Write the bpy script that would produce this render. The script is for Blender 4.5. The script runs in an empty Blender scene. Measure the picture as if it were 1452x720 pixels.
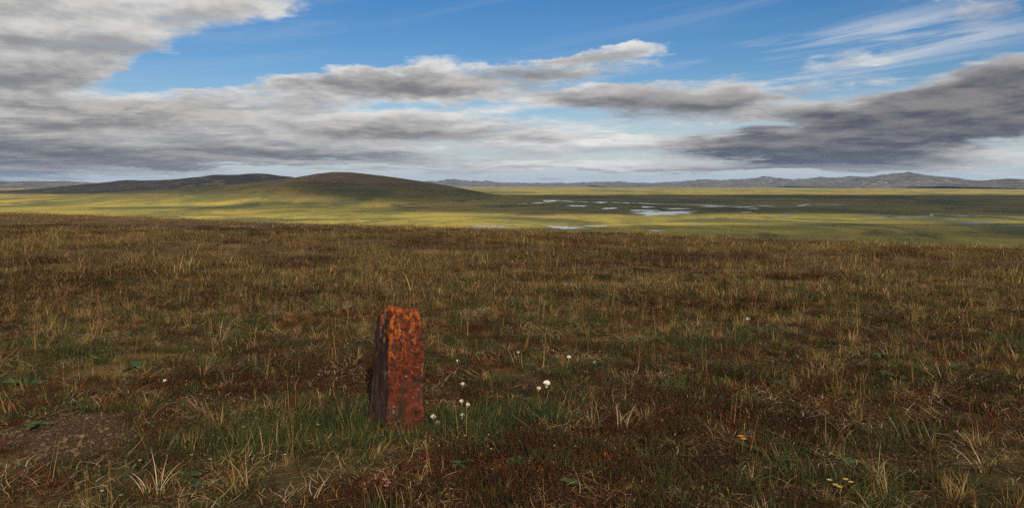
import bpy, bmesh, math, random
import numpy as np
from mathutils import Vector, Matrix

sc = bpy.context.scene
C = sc.collection
rng = np.random.default_rng(7)
R = math.radians

# ------------------------------------------------------------------ camera
EYE = 1.6
F_PX = 1100.0                     # focal length in photo pixels (1452 wide)
PITCH = math.atan(98.0 / F_PX)    # the far plain's horizon lies 98 px above the middle
cam_d = bpy.data.cameras.new('camera')
cam_d.sensor_width = 36.0
cam_d.lens = 36.0 * F_PX / 1452.0
cam_d.clip_start = 0.05
cam_d.clip_end = 200000.0
cam = bpy.data.objects.new('camera', cam_d)
cam.location = (0, 0, EYE)
cam.rotation_euler = (R(90) - PITCH, 0, 0)
C.objects.link(cam)
sc.camera = cam

def ray(u, v):
    """direction of a photo pixel"""
    x, y = (u - 726.0) / F_PX, (360.0 - v) / F_PX
    c, s = math.cos(PITCH), math.sin(PITCH)
    d = np.array([x, c + y * s, -s + y * c])
    return d / np.linalg.norm(d)

def az_el(u, v):
    d = ray(u, v)
    return math.atan2(d[0], d[1]), math.asin(d[2])

# ------------------------------------------------------------------ light
SUN_AZ, SUN_EL = 166.0, 27.0      # clockwise from the view direction: behind, to the right
EXPOSURE = 0.95
SKY_STRENGTH = 0.05
sun_dir = Vector((math.sin(R(SUN_AZ)) * math.cos(R(SUN_EL)), math.cos(R(SUN_AZ)) * math.cos(R(SUN_EL)), math.sin(R(SUN_EL))))
sun_d = bpy.data.lights.new('sun', 'SUN')
sun_d.energy = 5.0
sun_d.angle = R(0.53)
sun_d.color = (1.0, 0.83, 0.60)
sun = bpy.data.objects.new('sun', sun_d)
sun.rotation_euler = sun_dir.to_track_quat('Z', 'Y').to_euler()
sun.location = (30, -30, 60)
C.objects.link(sun)

sc.view_settings.view_transform = 'Standard'
sc.view_settings.look = 'None'
sc.view_settings.gamma = 1.0
sc.view_settings.exposure = EXPOSURE
sc.view_settings.use_curve_mapping = False
sc.render.engine = 'CYCLES'
sc.cycles.use_denoising = False
sc.cycles.max_bounces = 5
sc.cycles.diffuse_bounces = 2
sc.cycles.transparent_max_bounces = 24
sc.cycles.volume_bounces = 0

# ------------------------------------------------------------------ node helpers
class NT:
    def __init__(self, tree):
        self.t = tree; self.n = tree.nodes; self.l = tree.links
    def new(self, typ, **kw):
        nd = self.n.new(typ)
        for k, v in kw.items(): setattr(nd, k, v)
        return nd
    def put(self, sock, v):
        if isinstance(v, bpy.types.NodeSocket): self.l.new(v, sock)
        elif v is not None: sock.default_value = v
    def math(self, op, a, b=None, c=None, clamp=False):
        nd = self.new('ShaderNodeMath', operation=op, use_clamp=clamp)
        for i, v in enumerate((a, b, c)):
            if v is not None: self.put(nd.inputs[i], v)
        return nd.outputs[0]
    def vmath(self, op, a, b=None, scale=None):
        nd = self.new('ShaderNodeVectorMath', operation=op)
        self.put(nd.inputs[0], a)
        if b is not None: self.put(nd.inputs[1], b)
        if scale is not None: self.put(nd.inputs['Scale'], scale)
        return nd.outputs['Value'] if op in ('LENGTH', 'DOT_PRODUCT', 'DISTANCE') else nd.outputs['Vector']
    def mapping(self, vec, loc=(0,0,0), rot=(0,0,0), scale=(1,1,1), typ='POINT'):
        nd = self.new('ShaderNodeMapping', vector_type=typ)
        self.put(nd.inputs['Vector'], vec)
        nd.inputs['Location'].default_value = loc
        nd.inputs['Rotation'].default_value = rot
        nd.inputs['Scale'].default_value = scale
        return nd.outputs[0]
    def noise(self, vec, scale=1.0, detail=4.0, rough=0.55, dist=0.0, color=False, lac=2.0):
        nd = self.new('ShaderNodeTexNoise')
        self.put(nd.inputs['Vector'], vec)
        nd.inputs['Scale'].default_value = scale
        nd.inputs['Detail'].default_value = detail
        nd.inputs['Roughness'].default_value = rough
        nd.inputs['Lacunarity'].default_value = lac
        nd.inputs['Distortion'].default_value = dist
        return nd.outputs['Color'] if color else nd.outputs['Fac']
    def rng(self, v, a, b, c=0.0, d=1.0, smooth=True):
        nd = self.new('ShaderNodeMapRange', interpolation_type='SMOOTHSTEP' if smooth else 'LINEAR')
        self.put(nd.inputs['Value'], v)
        for k, x in (('From Min', a), ('From Max', b), ('To Min', c), ('To Max', d)): nd.inputs[k].default_value = x
        return nd.outputs[0]
    def mix(self, fac, a, b, typ='RGBA', blend='MIX'):
        nd = self.new('ShaderNodeMix', data_type=typ)
        if typ == 'RGBA': nd.blend_type = blend
        socks = [s for s in nd.inputs if s.enabled]
        self.put(socks[0], fac)
        for s, v in zip(socks[-2:], (a, b)):
            if isinstance(v, tuple) and len(v) == 3 and typ == 'RGBA': v = (*v, 1.0)
            self.put(s, v)
        return [o for o in nd.outputs if o.enabled][0]
    def sep(self, vec):
        nd = self.new('ShaderNodeSeparateXYZ'); self.put(nd.inputs[0], vec); return nd.outputs
    def comb(self, x, y, z):
        nd = self.new('ShaderNodeCombineXYZ')
        for i, v in enumerate((x, y, z)): self.put(nd.inputs[i], v)
        return nd.outputs[0]

# ------------------------------------------------------------------ world: sky with broken cloud
# cloud banks as (pixel u, v) centre, half width, half height in pixels, tilt in degrees, weight
BANKS = [
    (60, 30, 330, 80, 10, 0.95), (-150, 110, 300, 110, 0, 0.8), (400, 10, 150, 22, 8, 0.6), (60, 105, 120, 40, 0, 0.35),
    (640, 108, 270, 24, 4, .9), (800, 98, 130, 14, 0, 0.3), (330, 148, 300, 26, 7, 0.8), (180, 195, 560, 50, 2, 0.80), (420, 205, 260, 30, -8, 0.35),
    (560, 172, 230, 16, 2, 0.45), (885, 72, 135, 9, 3, 0.72),
    (965, 148, 190, 28, 0, 0.95), (1320, 178, 330, 52, 7, 1.0), (1420, 130, 200, 40, 12, 0.5), (1190, 204, 200, 22, 0, 0.6),
    (770, 138, 190, 18, 2, 0.75), (690, 128, 180, 14, 2, .4), (890, 118, 120, 10, 3, .35), (740, 186, 300, 16, 0, .5), (1080, 130, 160, 14, 5, .45), (1120, 165, 160, 18, 4, .5), (1390, 108, 150, 16, 8, .3), (1240, 74, 200, 9, 5, .38), (1400, 90, 150, 12, 6, .42), (1130, 102, 160, 8, 6, .34),
    (1330, 0, 75, 12, 0, 0.68), (1405, 22, 55, 16, -10, 0.75),
    (820, 208, 260, 26, 0, 0.72), (1000, 238, 330, 8, 0, 0.62), (1380, 234, 240, 20, 0, 0.65), (60, 228, 330, 26, 0, 0.7), (700, 232, 130, 10, 0, 0.4), (720, 240, 320, 10, 0, .8), (860, 243, 120, 5, 0, .5),
    # gaps
    (300, 106, 190, 24, 8, -0.95), (500, 62, 260, 34, 10, -0.9), (720, 30, 420, 50, 3, -0.9), (1130, 40, 280, 40, 0, -0.8), (680, 147, 120, 6, 2, -0.45), (960, 106, 140, 10, 8, -0.35),
    (590, 239, 150, 4, 0, -0.7), (1040, 181, 90, 5, 0, -0.5), (770, 160, 90, 5, 0, -0.3), (950, 254, 500, 5, 0, -0.4), (900, 186, 200, 6, 0, -0.3), (250, 240, 300, 4, 0, -.3),
]
DARKS = [(965, 142, 190, 26, 0, 0.6), (1320, 176, 360, 56, 7, 0.95), (1190, 208, 200, 18, 0, 0.85), (1420, 120, 220, 36, 10, 0.5),
         (200, 224, 500, 30, 0, 0.6), (1405, 22, 70, 24, 0, 0.4), (640, 114, 250, 16, 3, 0.35), (130, 90, 200, 30, 10, 0.25), (560, 224, 220, 8, 0, 0.3), (480, 190, 200, 10, 4, .25)]

def ellipses(nt, vec, table, start=0.0, lit=False):
    acc, lt = start, 0.0
    for (u, v, ru, rv, rot, w) in table:
        a, e = az_el(u, v)
        m = nt.mapping(vec, (a, e, 0), (0, 0, R(rot)), (ru / F_PX, rv / F_PX, 1), 'TEXTURE')
        ln = nt.vmath('LENGTH', m)
        f = nt.rng(ln, 0.25, 1.25, w, 0.0)
        acc = nt.math('ADD', acc, f)
        if lit and w > 0: lt = nt.math('MULTIPLY_ADD', f, nt.vmath('DOT_PRODUCT', m, (0.25, 1.0, 0.0)), lt)   # upper sides of a bank catch the light
    return (acc, lt) if lit else acc

# the grain of the cloud, by direction: heaps, streaks and ragged edges
g = bpy.data.node_groups.new('cloud_grain', 'ShaderNodeTree')
g.interface.new_socket('Angles', in_out='INPUT', socket_type='NodeSocketVector')
g.interface.new_socket('Bulk', in_out='OUTPUT', socket_type='NodeSocketFloat')
g.interface.new_socket('Fine', in_out='OUTPUT', socket_type='NodeSocketFloat')
nt = NT(g)
gi = nt.new('NodeGroupInput'); go = nt.new('NodeGroupOutput')
s = nt.sep(gi.outputs[0])
az, el = s[0], nt.math('MAXIMUM', s[1], 0.0)
lg = nt.math('MULTIPLY', nt.math('LOGARITHM', nt.math('ADD', el, 0.05), math.e), 0.62)
P = nt.comb(nt.math('SINE', az), nt.math('COSINE', az), lg)
n1 = nt.noise(P, 5.5, 5, 0.56, 0.35)
n2 = nt.noise(nt.vmath('ADD', P, (3.1, 7.7, 1.9)), 17.0, 5, 0.62, 0.5)
n3_ = nt.noise(nt.vmath('ADD', P, (1.3, 2.9, 8.2)), 50.0, 3, 0.6, 0.4)
sv = nt.comb(nt.math('SINE', az), nt.math('COSINE', az), nt.math('SUBTRACT', lg, nt.math('MULTIPLY', az, 0.16)))
strk = nt.noise(nt.mapping(sv, scale=(4.0, 4.0, 22.0)), 1, 5, 0.60, 0.6)
c_ = lambda v_, w_: nt.math('MULTIPLY', nt.math('SUBTRACT', v_, 0.5), w_)
nt.l.new(nt.math('ADD', c_(n1, 1.4), c_(n2, 0.45)), go.inputs['Bulk'])
nt.l.new(nt.math('ADD', nt.math('ADD', c_(n2, 0.4), c_(n3_, 0.6)), c_(strk, 1.0)), go.inputs['Fine'])

world = bpy.data.worlds.new('World'); sc.world = world; world.use_nodes = True
world.cycles.sampling_method = 'MANUAL'; world.cycles.sample_map_resolution = 256
wt = NT(world.node_tree); wt.n.clear()
out = wt.new('ShaderNodeOutputWorld'); bg = wt.new('ShaderNodeBackground')
wt.l.new(bg.outputs[0], out.inputs['Surface'])
bg.inputs['Strength'].default_value = SKY_STRENGTH
tc = wt.new('ShaderNodeTexCoord')
d = wt.sep(tc.outputs['Generated'])
azn = wt.math('ARCTAN2', d[0], d[1])
eln = wt.math('MAXIMUM', wt.math('ARCSINE', d[2]), 0.0)
A0 = wt.comb(azn, eln, 0.0)
lz = wt.math('LOGARITHM', wt.math('ADD', eln, 0.05), math.e)
PW = wt.comb(wt.math('SINE', azn), wt.math('COSINE', azn), wt.math('MULTIPLY', lz, .62))
wv = wt.noise(wt.vmath('ADD', PW, (9.1, 1.7, 4.9)), 7.0, 5, 0.62, color=True)
wv = wt.vmath('MULTIPLY', wt.vmath('SUBTRACT', wv, (0.5, 0.5, 0.5)), (0.22, 0.055, 0.0))
ang = wt.vmath('ADD', A0, wv)
base, lit = ellipses(wt, ang, BANKS, lit=True)
dk = wt.math('MINIMUM', ellipses(wt, ang, DARKS), 1.0)
# broken cover goes on beside the view; unseen cover overhead thickened to cut skylight
up = wt.math('MULTIPLY', wt.rng(eln, 0.26, 0.4), 0.75)
side = wt.math('MULTIPLY', wt.rng(wt.math('ABSOLUTE', azn), 0.62, 0.8), 0.55)
base = wt.math('SUBTRACT', wt.math('ADD', base, wt.math('MAXIMUM', side, up)), 0.27)
def grain(vec):
    nd = wt.new('ShaderNodeGroup', node_tree=g); wt.l.new(vec, nd.inputs[0]); return nd.outputs['Bulk'], nd.outputs['Fine']
step = wt.math('ADD', wt.math('MULTIPLY', eln, 0.10), 0.004)   # clouds low in the sky are farther off and look smaller
b0, f0 = grain(A0)
b1, f1_ = grain(wt.vmath('ADD', A0, wt.vmath('SCALE', (0.7, 0.8, 0.0), scale=step)))
blk = wt.math('ADD', base, b0)
fld = wt.math('ADD', blk, f0)
alpha = wt.rng(fld, -0.20, 0.66)
dl = wt.math('ADD', wt.math('MULTIPLY', wt.math('SUBTRACT', b0, b1), 1.5), wt.math('MULTIPLY', wt.math('SUBTRACT', f0, f1_), 0.40))
light = wt.rng(wt.math('ADD', dl, wt.math('MULTIPLY', lit, 0.42)), -0.40, 0.46)
thick = wt.rng(wt.math('ADD', blk, wt.math('MULTIPLY', f0, .3)), 0.05, 1.25)
sunny = ellipses(wt, ang, [(930, 196, 150, 13, 0, .8), (740, 206, 190, 12, 0, .6), (440, 206, 170, 16, -6, .5), (60, 60, 240, 50, 10, .35), (560, 98, 220, 12, 4, .4), (760, 238, 330, 14, 0, 1.0)])
thick = wt.math('MULTIPLY', thick, wt.math('SUBTRACT', 1.0, wt.math('MINIMUM', sunny, .85)))
k = 2 ** -EXPOSURE / SKY_STRENGTH     # cloud tones below are as they look in the picture
def kc(r, gg, b): return (r * k, gg * k, b * k)
shade_c = wt.mix(thick, kc(.50, .51, .53), kc(.22, .22, .227))
light_c = wt.mix(thick, kc(.90, .88, .85), kc(.55, .53, .505))
cc = wt.mix(light, shade_c, light_c)
cc = wt.mix(dk, cc, wt.mix(light, kc(.085, .090, .120), kc(.26, .245, .25)))
# clear sky, paler and bluer towards the horizon, and a thin high veil drawn out in streaks
sky = wt.new('ShaderNodeTexSky', sky_type='NISHITA', sun_disc=False)
sky.sun_elevation = R(SUN_EL); sky.sun_rotation = R(SUN_AZ)
sky.altitude = 400; sky.air_density = 1.0; sky.dust_density = 0.4; sky.ozone_density = 1.6
hsv = wt.new('ShaderNodeHueSaturation'); hsv.inputs['Saturation'].default_value = 1.45; hsv.inputs['Value'].default_value = 0.78
wt.l.new(sky.outputs[0], hsv.inputs['Color'])
tint = wt.mix(1.0, hsv.outputs[0], (0.90, 0.92, 1.06), blend='MULTIPLY')
tint = wt.mix(wt.rng(eln, .12, .0, 0, .8), tint, kc(.58, .66, .73))
vp = wt.comb(wt.math('SINE', azn), wt.math('COSINE', azn), wt.math('SUBTRACT', lz, wt.math('MULTIPLY', azn, 0.55)))
v1 = wt.noise(wt.mapping(vp, scale=(3.2, 3.2, 9.0)), 1, 7, 0.6, 0.5)
v2 = wt.noise(wt.mapping(vp, loc=(2, 5, 1), scale=(1.8, 1.8, 1.6)), 1, 3, 0.5)
veil = wt.math('MULTIPLY', wt.rng(v1, .45, .70), wt.math('ADD', .12, ellipses(wt, A0, [(1230, 95, 340, 62, 4, 1.1), (860, 165, 460, 45, 0, .95), (700, 200, 600, 40, 0, .6)])))
veil = wt.math('MULTIPLY', veil, wt.rng(v2, .28, .56))
blue = wt.mix(veil, tint, kc(.64, .67, .72))
wt.l.new(wt.mix(alpha, blue, cc), bg.inputs['Color'])

# ------------------------------------------------------------------ numpy noise
_T = rng.random((256, 256))
def vnoise(x, y):
    x = np.asarray(x, float); y = np.asarray(y, float)
    xi, yi = np.floor(x).astype(np.int64), np.floor(y).astype(np.int64)
    fx, fy = x - xi, y - yi
    fx = fx * fx * fx * (fx * (6 * fx - 15) + 10); fy = fy * fy * fy * (fy * (6 * fy - 15) + 10)
    a, b = _T[xi & 255, yi & 255], _T[(xi + 1) & 255, yi & 255]
    c, d_ = _T[xi & 255, (yi + 1) & 255], _T[(xi + 1) & 255, (yi + 1) & 255]
    return (a * (1 - fx) + b * fx) * (1 - fy) + (c * (1 - fx) + d_ * fx) * fy
def fbm(x, y, oct=4, gain=0.5, seed=0.0):
    s_, a, n = 0.0, 1.0, 0.0
    x = np.asarray(x, float) + seed * 17.31; y = np.asarray(y, float) + seed * 9.77
    for i in range(oct):
        s_ = s_ + a * vnoise(x, y); n += a; a *= gain
        x, y = 1.97 * x + 0.35 * y + 13.7, 2.03 * y - 0.31 * x + 5.1
    return s_ / n
def ridged(x, y, oct=5, seed=0.0):
    s_, a, n = 0.0, 1.0, 0.0
    x = np.asarray(x, float) + seed * 31.3; y = np.asarray(y, float) + seed * 11.9
    for i in range(oct):
        s_ = s_ + a * (1 - np.abs(2 * vnoise(x, y) - 1)); n += a; a *= 0.5
        x, y = 2.01 * x + 0.4 * y + 3.7, 1.98 * y - 0.37 * x + 8.1
    return s_ / n
def sstep(x, a, b):
    t = np.clip((np.asarray(x, float) - a) / (b - a), 0, 1); return t * t * (3 - 2 * t)

# ------------------------------------------------------------------ terrain heights
PLAIN = -80.0
def rim_slope(az_):
    return np.maximum(0.060 + 0.034 * np.sin(az_) - 0.0545 * (1 - np.cos(az_)), 0.022)
def ground_z(x, y):
    x = np.asarray(x, float); y = np.asarray(y, float)
    d_ = np.hypot(x, y); a = np.arctan2(x, y)
    k_ = rim_slope(a) ** 2 / (4 * EYE)
    dk_ = 0.08 / k_
    z = np.where(d_ < dk_, -k_ * d_ ** 2, -k_ * dk_ ** 2 - 0.16 * (d_ - dk_))
    near = 1 - sstep(d_, 150, 500)
    z = z + near * (0.34 * (fbm(x / 9, y / 9, 3, seed=1) - 0.5) * sstep(d_, 5, 25)
                    + 0.20 * (fbm(x / 1.3, y / 1.3, 3, seed=2) - 0.5)
                    + 0.05 * (fbm(x / 0.33, y / 0.33, 3, seed=3) - 0.5) * (1 - sstep(d_, 20, 60)))
    z = z + 0.6 * (fbm(x / 60, y / 60, 3, seed=4) - 0.5) * sstep(d_, 40, 140)
    return np.where(z > PLAIN + 12, z, PLAIN + 12 * np.exp(np.clip((z - PLAIN - 12) / 12, -60, 0)))
Z0 = float(ground_z(0.0, 0.0))
cam.location.z = EYE + Z0

def hit(u, v):
    """photo pixel -> point on the near ground"""
    d_ = ray(u, v); o = np.array(cam.location)
    t = np.geomspace(0.5, 400, 3000)
    gap = o[2] + d_[2] * t - ground_z(o[0] + d_[0] * t, o[1] + d_[1] * t)
    i_ = int(np.argmax(gap <= 0)); f_ = gap[i_ - 1] / (gap[i_ - 1] - gap[i_])
    p = o + d_ * (t[i_ - 1] + (t[i_] - t[i_ - 1]) * f_)
    return float(p[0]), float(p[1]), float(ground_z(p[0], p[1]))
def hit_plain(u, v, z=PLAIN):
    d_ = ray(u, v); t = (z - cam.location.z) / d_[2]
    p = np.array(cam.location) + d_ * t
    return float(p[0]), float(p[1])

# vegetation maps ------------------------------------------------------
STONE = hit(573, 613)
SOIL_AT = [(*hit(85, 630)[:2], .58, .60, 1.0), (*hit(150, 585)[:2], .4, .3, .7), (*hit(40, 670)[:2], .4, .25, .8), (*hit(1265, 560)[:2], .75, .30, .62), (*hit(1330, 620)[:2], .5, .2, .55), (*hit(1010, 600)[:2], .4, .16, .5)]
HEATH_AT = [(*hit(1250, 545)[:2], 1.3, .9, .9), (*hit(1000, 590)[:2], .8, .5, .7), (*hit(1200, 470)[:2], 1.5, 1.2, .7), (*hit(1300, 640)[:2], .9, .5, .6),
            (*hit(500, 520)[:2], .6, .5, .6), (*hit(720, 690)[:2], .6, .3, .5), (*hit(690, 470)[:2], 1.0, .9, .5), (*hit(370, 420)[:2], 1.6, 1.6, .5), (*hit(280, 560)[:2], .5, .35, .4)]
GREEN_AT = [(STONE[0] + .30, STONE[1] + .02, .75, .42, 1.2), (STONE[0] - .32, STONE[1] - .10, .40, .34, 1.0), (*hit(310, 640)[:2], .5, .3, .7), (*hit(700, 600)[:2], .45, .28, .6),
            (*hit(1030, 490)[:2], 1.0, .6, .35), (*hit(1400, 620)[:2], .6, .4, .6), (*hit(100, 500)[:2], 1.1, .7, .45), (*hit(420, 600)[:2], .5, .3, .5), (*hit(1100, 560)[:2], .5, .3, .4), (*hit(1080, 690)[:2], .6, .2, .5)]
def blobs(x, y, tab):
    s_ = np.zeros_like(np.asarray(x, float))
    for (cx, cy, rx, ry, w) in tab:
        s_ = s_ + w * np.exp(-(((x - cx) / rx) ** 2 + ((y - cy) / ry) ** 2))
    return s_
def maps(x, y):
    x = np.asarray(x, float); y = np.asarray(y, float)
    d_ = np.hypot(x, y)
    w1, w2 = fbm(x / .7, y / .7, 4, seed=5), fbm(x / 2.6, y / 2.6, 4, seed=6)
    soil = np.clip(blobs(x, y, SOIL_AT) * (0.45 + 1.1 * w1) + 2.2 * (w1 - .70) * (d_ < 14), 0, 1)
    soil = sstep(soil, .38, .62)
    green = sstep(blobs(x, y, GREEN_AT) + 1.3 * (fbm(x / 1.1, y / 1.1, 4, seed=7) - .5) + .15 * (w2 - .5), .34, .75) * (1 - soil)
    heath = sstep(blobs(x, y, HEATH_AT) + 2.6 * (w2 - .5) + 1.6 * (w1 - .5) + .16 * (1 - sstep(d_, 4, 14)) - .10 * sstep(d_, 10, 40), .12, .66) * (1 - soil) * (1 - green)
    return soil, green, heath

# ------------------------------------------------------------------ mesh helpers
def mesh_grid(name, X, Y, Z, mat, closed=False):
    nr, nc = X.shape
    me = bpy.data.meshes.new(name)
    co = np.stack([X, Y, Z], -1).reshape(-1, 3).astype(np.float32)
    i = np.arange(nr * nc).reshape(nr, nc)
    if closed: i = np.concatenate([i, i[:, :1]], 1)
    q = np.stack([i[:-1, :-1], i[:-1, 1:], i[1:, 1:], i[1:, :-1]], -1).reshape(-1, 4)
    me.vertices.add(len(co)); me.vertices.foreach_set('co', co.ravel())
    me.loops.add(q.size); me.loops.foreach_set('vertex_index', q.ravel().astype(np.int32))
    me.polygons.add(len(q)); me.polygons.foreach_set('loop_start', (np.arange(len(q)) * 4).astype(np.int32))
    me.polygons.foreach_set('loop_total', np.full(len(q), 4, np.int32))
    me.update(); me.validate()
    me.polygons.foreach_set('use_smooth', np.ones(len(me.polygons), bool))
    me.materials.append(mat)
    o = bpy.data.objects.new(name, me); C.objects.link(o)
    return o
def mesh_obj(name, verts, faces, mat, parent=None, smooth=True, col=None, link=True):
    me = bpy.data.meshes.new(name)
    me.from_pydata([tuple(map(float, v)) for v in verts], [], [tuple(map(int, f)) for f in faces])
    me.update()
    if smooth: me.polygons.foreach_set('use_smooth', np.ones(len(me.polygons), bool))
    if col is not None:
        at = me.attributes.new('col', 'FLOAT_COLOR', 'POINT')
        c4 = np.ones((len(verts), 4), np.float32); c4[:, :3] = col
        at.data.foreach_set('color', c4.ravel())
    if mat: me.materials.append(mat)
    o = bpy.data.objects.new(name, me)
    if link: C.objects.link(o)
    if parent: o.parent = parent
    return o
def tag(o, label=None, cat=None, group=None, kind=None):
    if label: o['label'] = label
    if cat: o['category'] = cat
    if group: o['group'] = group
    if kind: o['kind'] = kind
    return o
def empty(name, loc, rz=0.0, rx=0.0, ry=0.0, scale=1.0):
    o = bpy.data.objects.new(name, None); C.objects.link(o)
    o.location = loc; o.rotation_euler = (rx, ry, rz); o.scale = (scale,) * 3; o.empty_display_size = 0.05
    return o
def new_mat(name):
    m = bpy.data.materials.new(name); m.use_nodes = True
    nt_ = NT(m.node_tree)
    b = nt_.n['Principled BSDF']; b.inputs['Roughness'].default_value = 0.9
    b.inputs['Specular IOR Level'].default_value = 0.15
    return m, nt_, b
def bump(nt_, b, h, strength, dist):
    nd = nt_.new('ShaderNodeBump'); nd.inputs['Strength'].default_value = strength; nd.inputs['Distance'].default_value = dist
    nt_.put(nd.inputs['Height'], h); nt_.l.new(nd.outputs[0], b.inputs['Normal'])

# ------------------------------------------------------------------ materials: land
def tundra_colour(nt_, pos):
    """green and straw coloured lowland tundra, in metres of the place"""
    big = nt_.noise(nt_.mapping(pos, scale=(1/900, 1/1500, 1/900)), 1, 6, 0.6, 0.6)
    mid = nt_.noise(nt_.mapping(pos, scale=(1/170, 1/380, 1/170)), 1, 6, 0.62, 0.8)
    fine = nt_.noise(nt_.mapping(pos, scale=(1/14, 1/40, 1/14)), 1, 5, 0.65)
    c = nt_.mix(nt_.rng(mid, .36, .64), (.135, .130, .028), (.270, .222, .042))
    c = nt_.mix(nt_.rng(big, .50, .66), c, (.28, .19, .060))
    c = nt_.mix(nt_.rng(big, .47, .36), c, (.062, .072, .024))
    c = nt_.mix(nt_.math('MULTIPLY', nt_.rng(fine, .50, .72), .55), c, (.045, .050, .018))
    dark = nt_.noise(nt_.mapping(pos, loc=(5, 9, 0), scale=(1/420, 1/520, 1/420)), 1, 7, 0.66, 1.0)
    c = nt_.mix(nt_.math('MULTIPLY', nt_.rng(dark, .50, .60), .75), c, (.036, .046, .022))
    # cloud shade over the lake country, deepened in the ground colour
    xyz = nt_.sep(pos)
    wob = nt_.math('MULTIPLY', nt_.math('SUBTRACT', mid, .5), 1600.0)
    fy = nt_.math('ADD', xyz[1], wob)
    painted_shade = nt_.math('MULTIPLY', nt_.math('MULTIPLY', nt_.rng(fy, 1900, 2300), nt_.rng(fy, 6800, 5600)), nt_.rng(nt_.math('ADD', xyz[0], wob), -250, 250))
    c = nt_.mix(nt_.math('MULTIPLY', painted_shade, nt_.rng(big, .30, .60, .75, .45)), c, (.036, .042, .020))
    return c

m_ground, nt, b = new_mat('tundra_ground')
geo = nt.new('ShaderNodeNewGeometry'); pos = geo.outputs['Position']
at = nt.new('ShaderNodeAttribute', attribute_name='veg'); vs = nt.new('ShaderNodeSeparateColor'); nt.l.new(at.outputs['Color'], vs.inputs[0])
f1 = nt.noise(pos, 26, 6, 0.65); f2 = nt.noise(pos, 4.2, 6, 0.6); f3 = nt.noise(pos, 90, 4, 0.6); f4 = nt.noise(pos, .35, 5, .6)
turf = nt.mix(nt.rng(f1, .38, .62), (.042, .030, .014), (.105, .072, .030))
turf = nt.mix(nt.rng(f2, .48, .64), turf, (.060, .050, .016))
turf = nt.mix(nt.math('MULTIPLY', nt.rng(f4, .45, .62), .6), turf, (.170, .105, .042))
heath = nt.mix(nt.rng(f1, .40, .62), (.026, .012, .008), (.100, .038, .017))
heath = nt.mix(nt.rng(f2, .52, .70), heath, (.030, .024, .012))
grn = nt.mix(nt.rng(f1, .38, .62), (.012, .020, .008), (.034, .045, .014))
soil = nt.mix(nt.rng(f3, .35, .66), (.028, .016, .009), (.095, .055, .030))
c = nt.mix(vs.outputs['Blue'], turf, heath)
c = nt.mix(vs.outputs['Green'], c, grn)
c = nt.mix(vs.outputs['Red'], c, soil)
zz = nt.sep(pos)[2]
low = nt.rng(nt.math('ADD', zz, nt.math('MULTIPLY', nt.noise(pos, .02, 4), 14.0)), -8, -22)
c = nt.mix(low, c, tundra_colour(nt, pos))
nt.put(b.inputs['Base Color'], c)
bump(nt, b, nt.math('ADD', f1, nt.math('MULTIPLY', f3, .5)), .9, .03)

m_hill, nt, b = new_mat('hill_tundra')
geo = nt.new('ShaderNodeNewGeometry'); pos = geo.outputs['Position']
at = nt.new('ShaderNodeAttribute', attribute_name='rise')
rise = at.outputs['Fac']
n_a = nt.noise(nt.mapping(pos, scale=(1/260, 1/420, 1/60)), 1, 7, 0.62, 0.7)
n_b = nt.noise(nt.mapping(pos, scale=(1/45, 1/90, 1/20)), 1, 6, 0.62)
up_c = nt.mix(nt.rng(n_a, .38, .62), (.080, .060, .030), (.135, .098, .050))
up_c = nt.mix(nt.math('MULTIPLY', nt.rng(n_b, .56, .68), .7), up_c, (.17, .15, .115))
mid_c = nt.mix(nt.rng(n_a, .36, .62), (.052, .062, .022), (.115, .095, .030))
mid_c = nt.mix(nt.math('MULTIPLY', nt.rng(n_b, .50, .64), .5), mid_c, (.050, .042, .022))
r_ = nt.math('ADD', rise, nt.math('MULTIPLY', nt.math('SUBTRACT', n_a, .5), .35))
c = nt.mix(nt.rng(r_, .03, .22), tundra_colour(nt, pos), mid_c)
c = nt.mix(nt.rng(r_, .42, .66), c, up_c)
nt.put(b.inputs['Base Color'], c)
bump(nt, b, nt.math('ADD', n_a, nt.math('MULTIPLY', n_b, .3)), .5, 6.0)

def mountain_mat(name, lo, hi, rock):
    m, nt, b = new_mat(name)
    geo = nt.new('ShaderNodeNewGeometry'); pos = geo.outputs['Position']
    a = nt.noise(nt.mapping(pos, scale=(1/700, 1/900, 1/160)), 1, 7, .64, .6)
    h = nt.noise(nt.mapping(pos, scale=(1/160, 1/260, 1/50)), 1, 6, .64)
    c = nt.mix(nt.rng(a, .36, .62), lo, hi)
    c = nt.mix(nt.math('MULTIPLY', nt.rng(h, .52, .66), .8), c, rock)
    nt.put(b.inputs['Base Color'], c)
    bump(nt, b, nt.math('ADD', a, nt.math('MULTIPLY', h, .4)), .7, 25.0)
    return m
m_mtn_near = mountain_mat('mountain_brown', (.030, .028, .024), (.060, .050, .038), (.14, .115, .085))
m_mtn_far = mountain_mat('mountain_grey', (.035, .036, .038), (.075, .070, .066), (.20, .185, .17))

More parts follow.
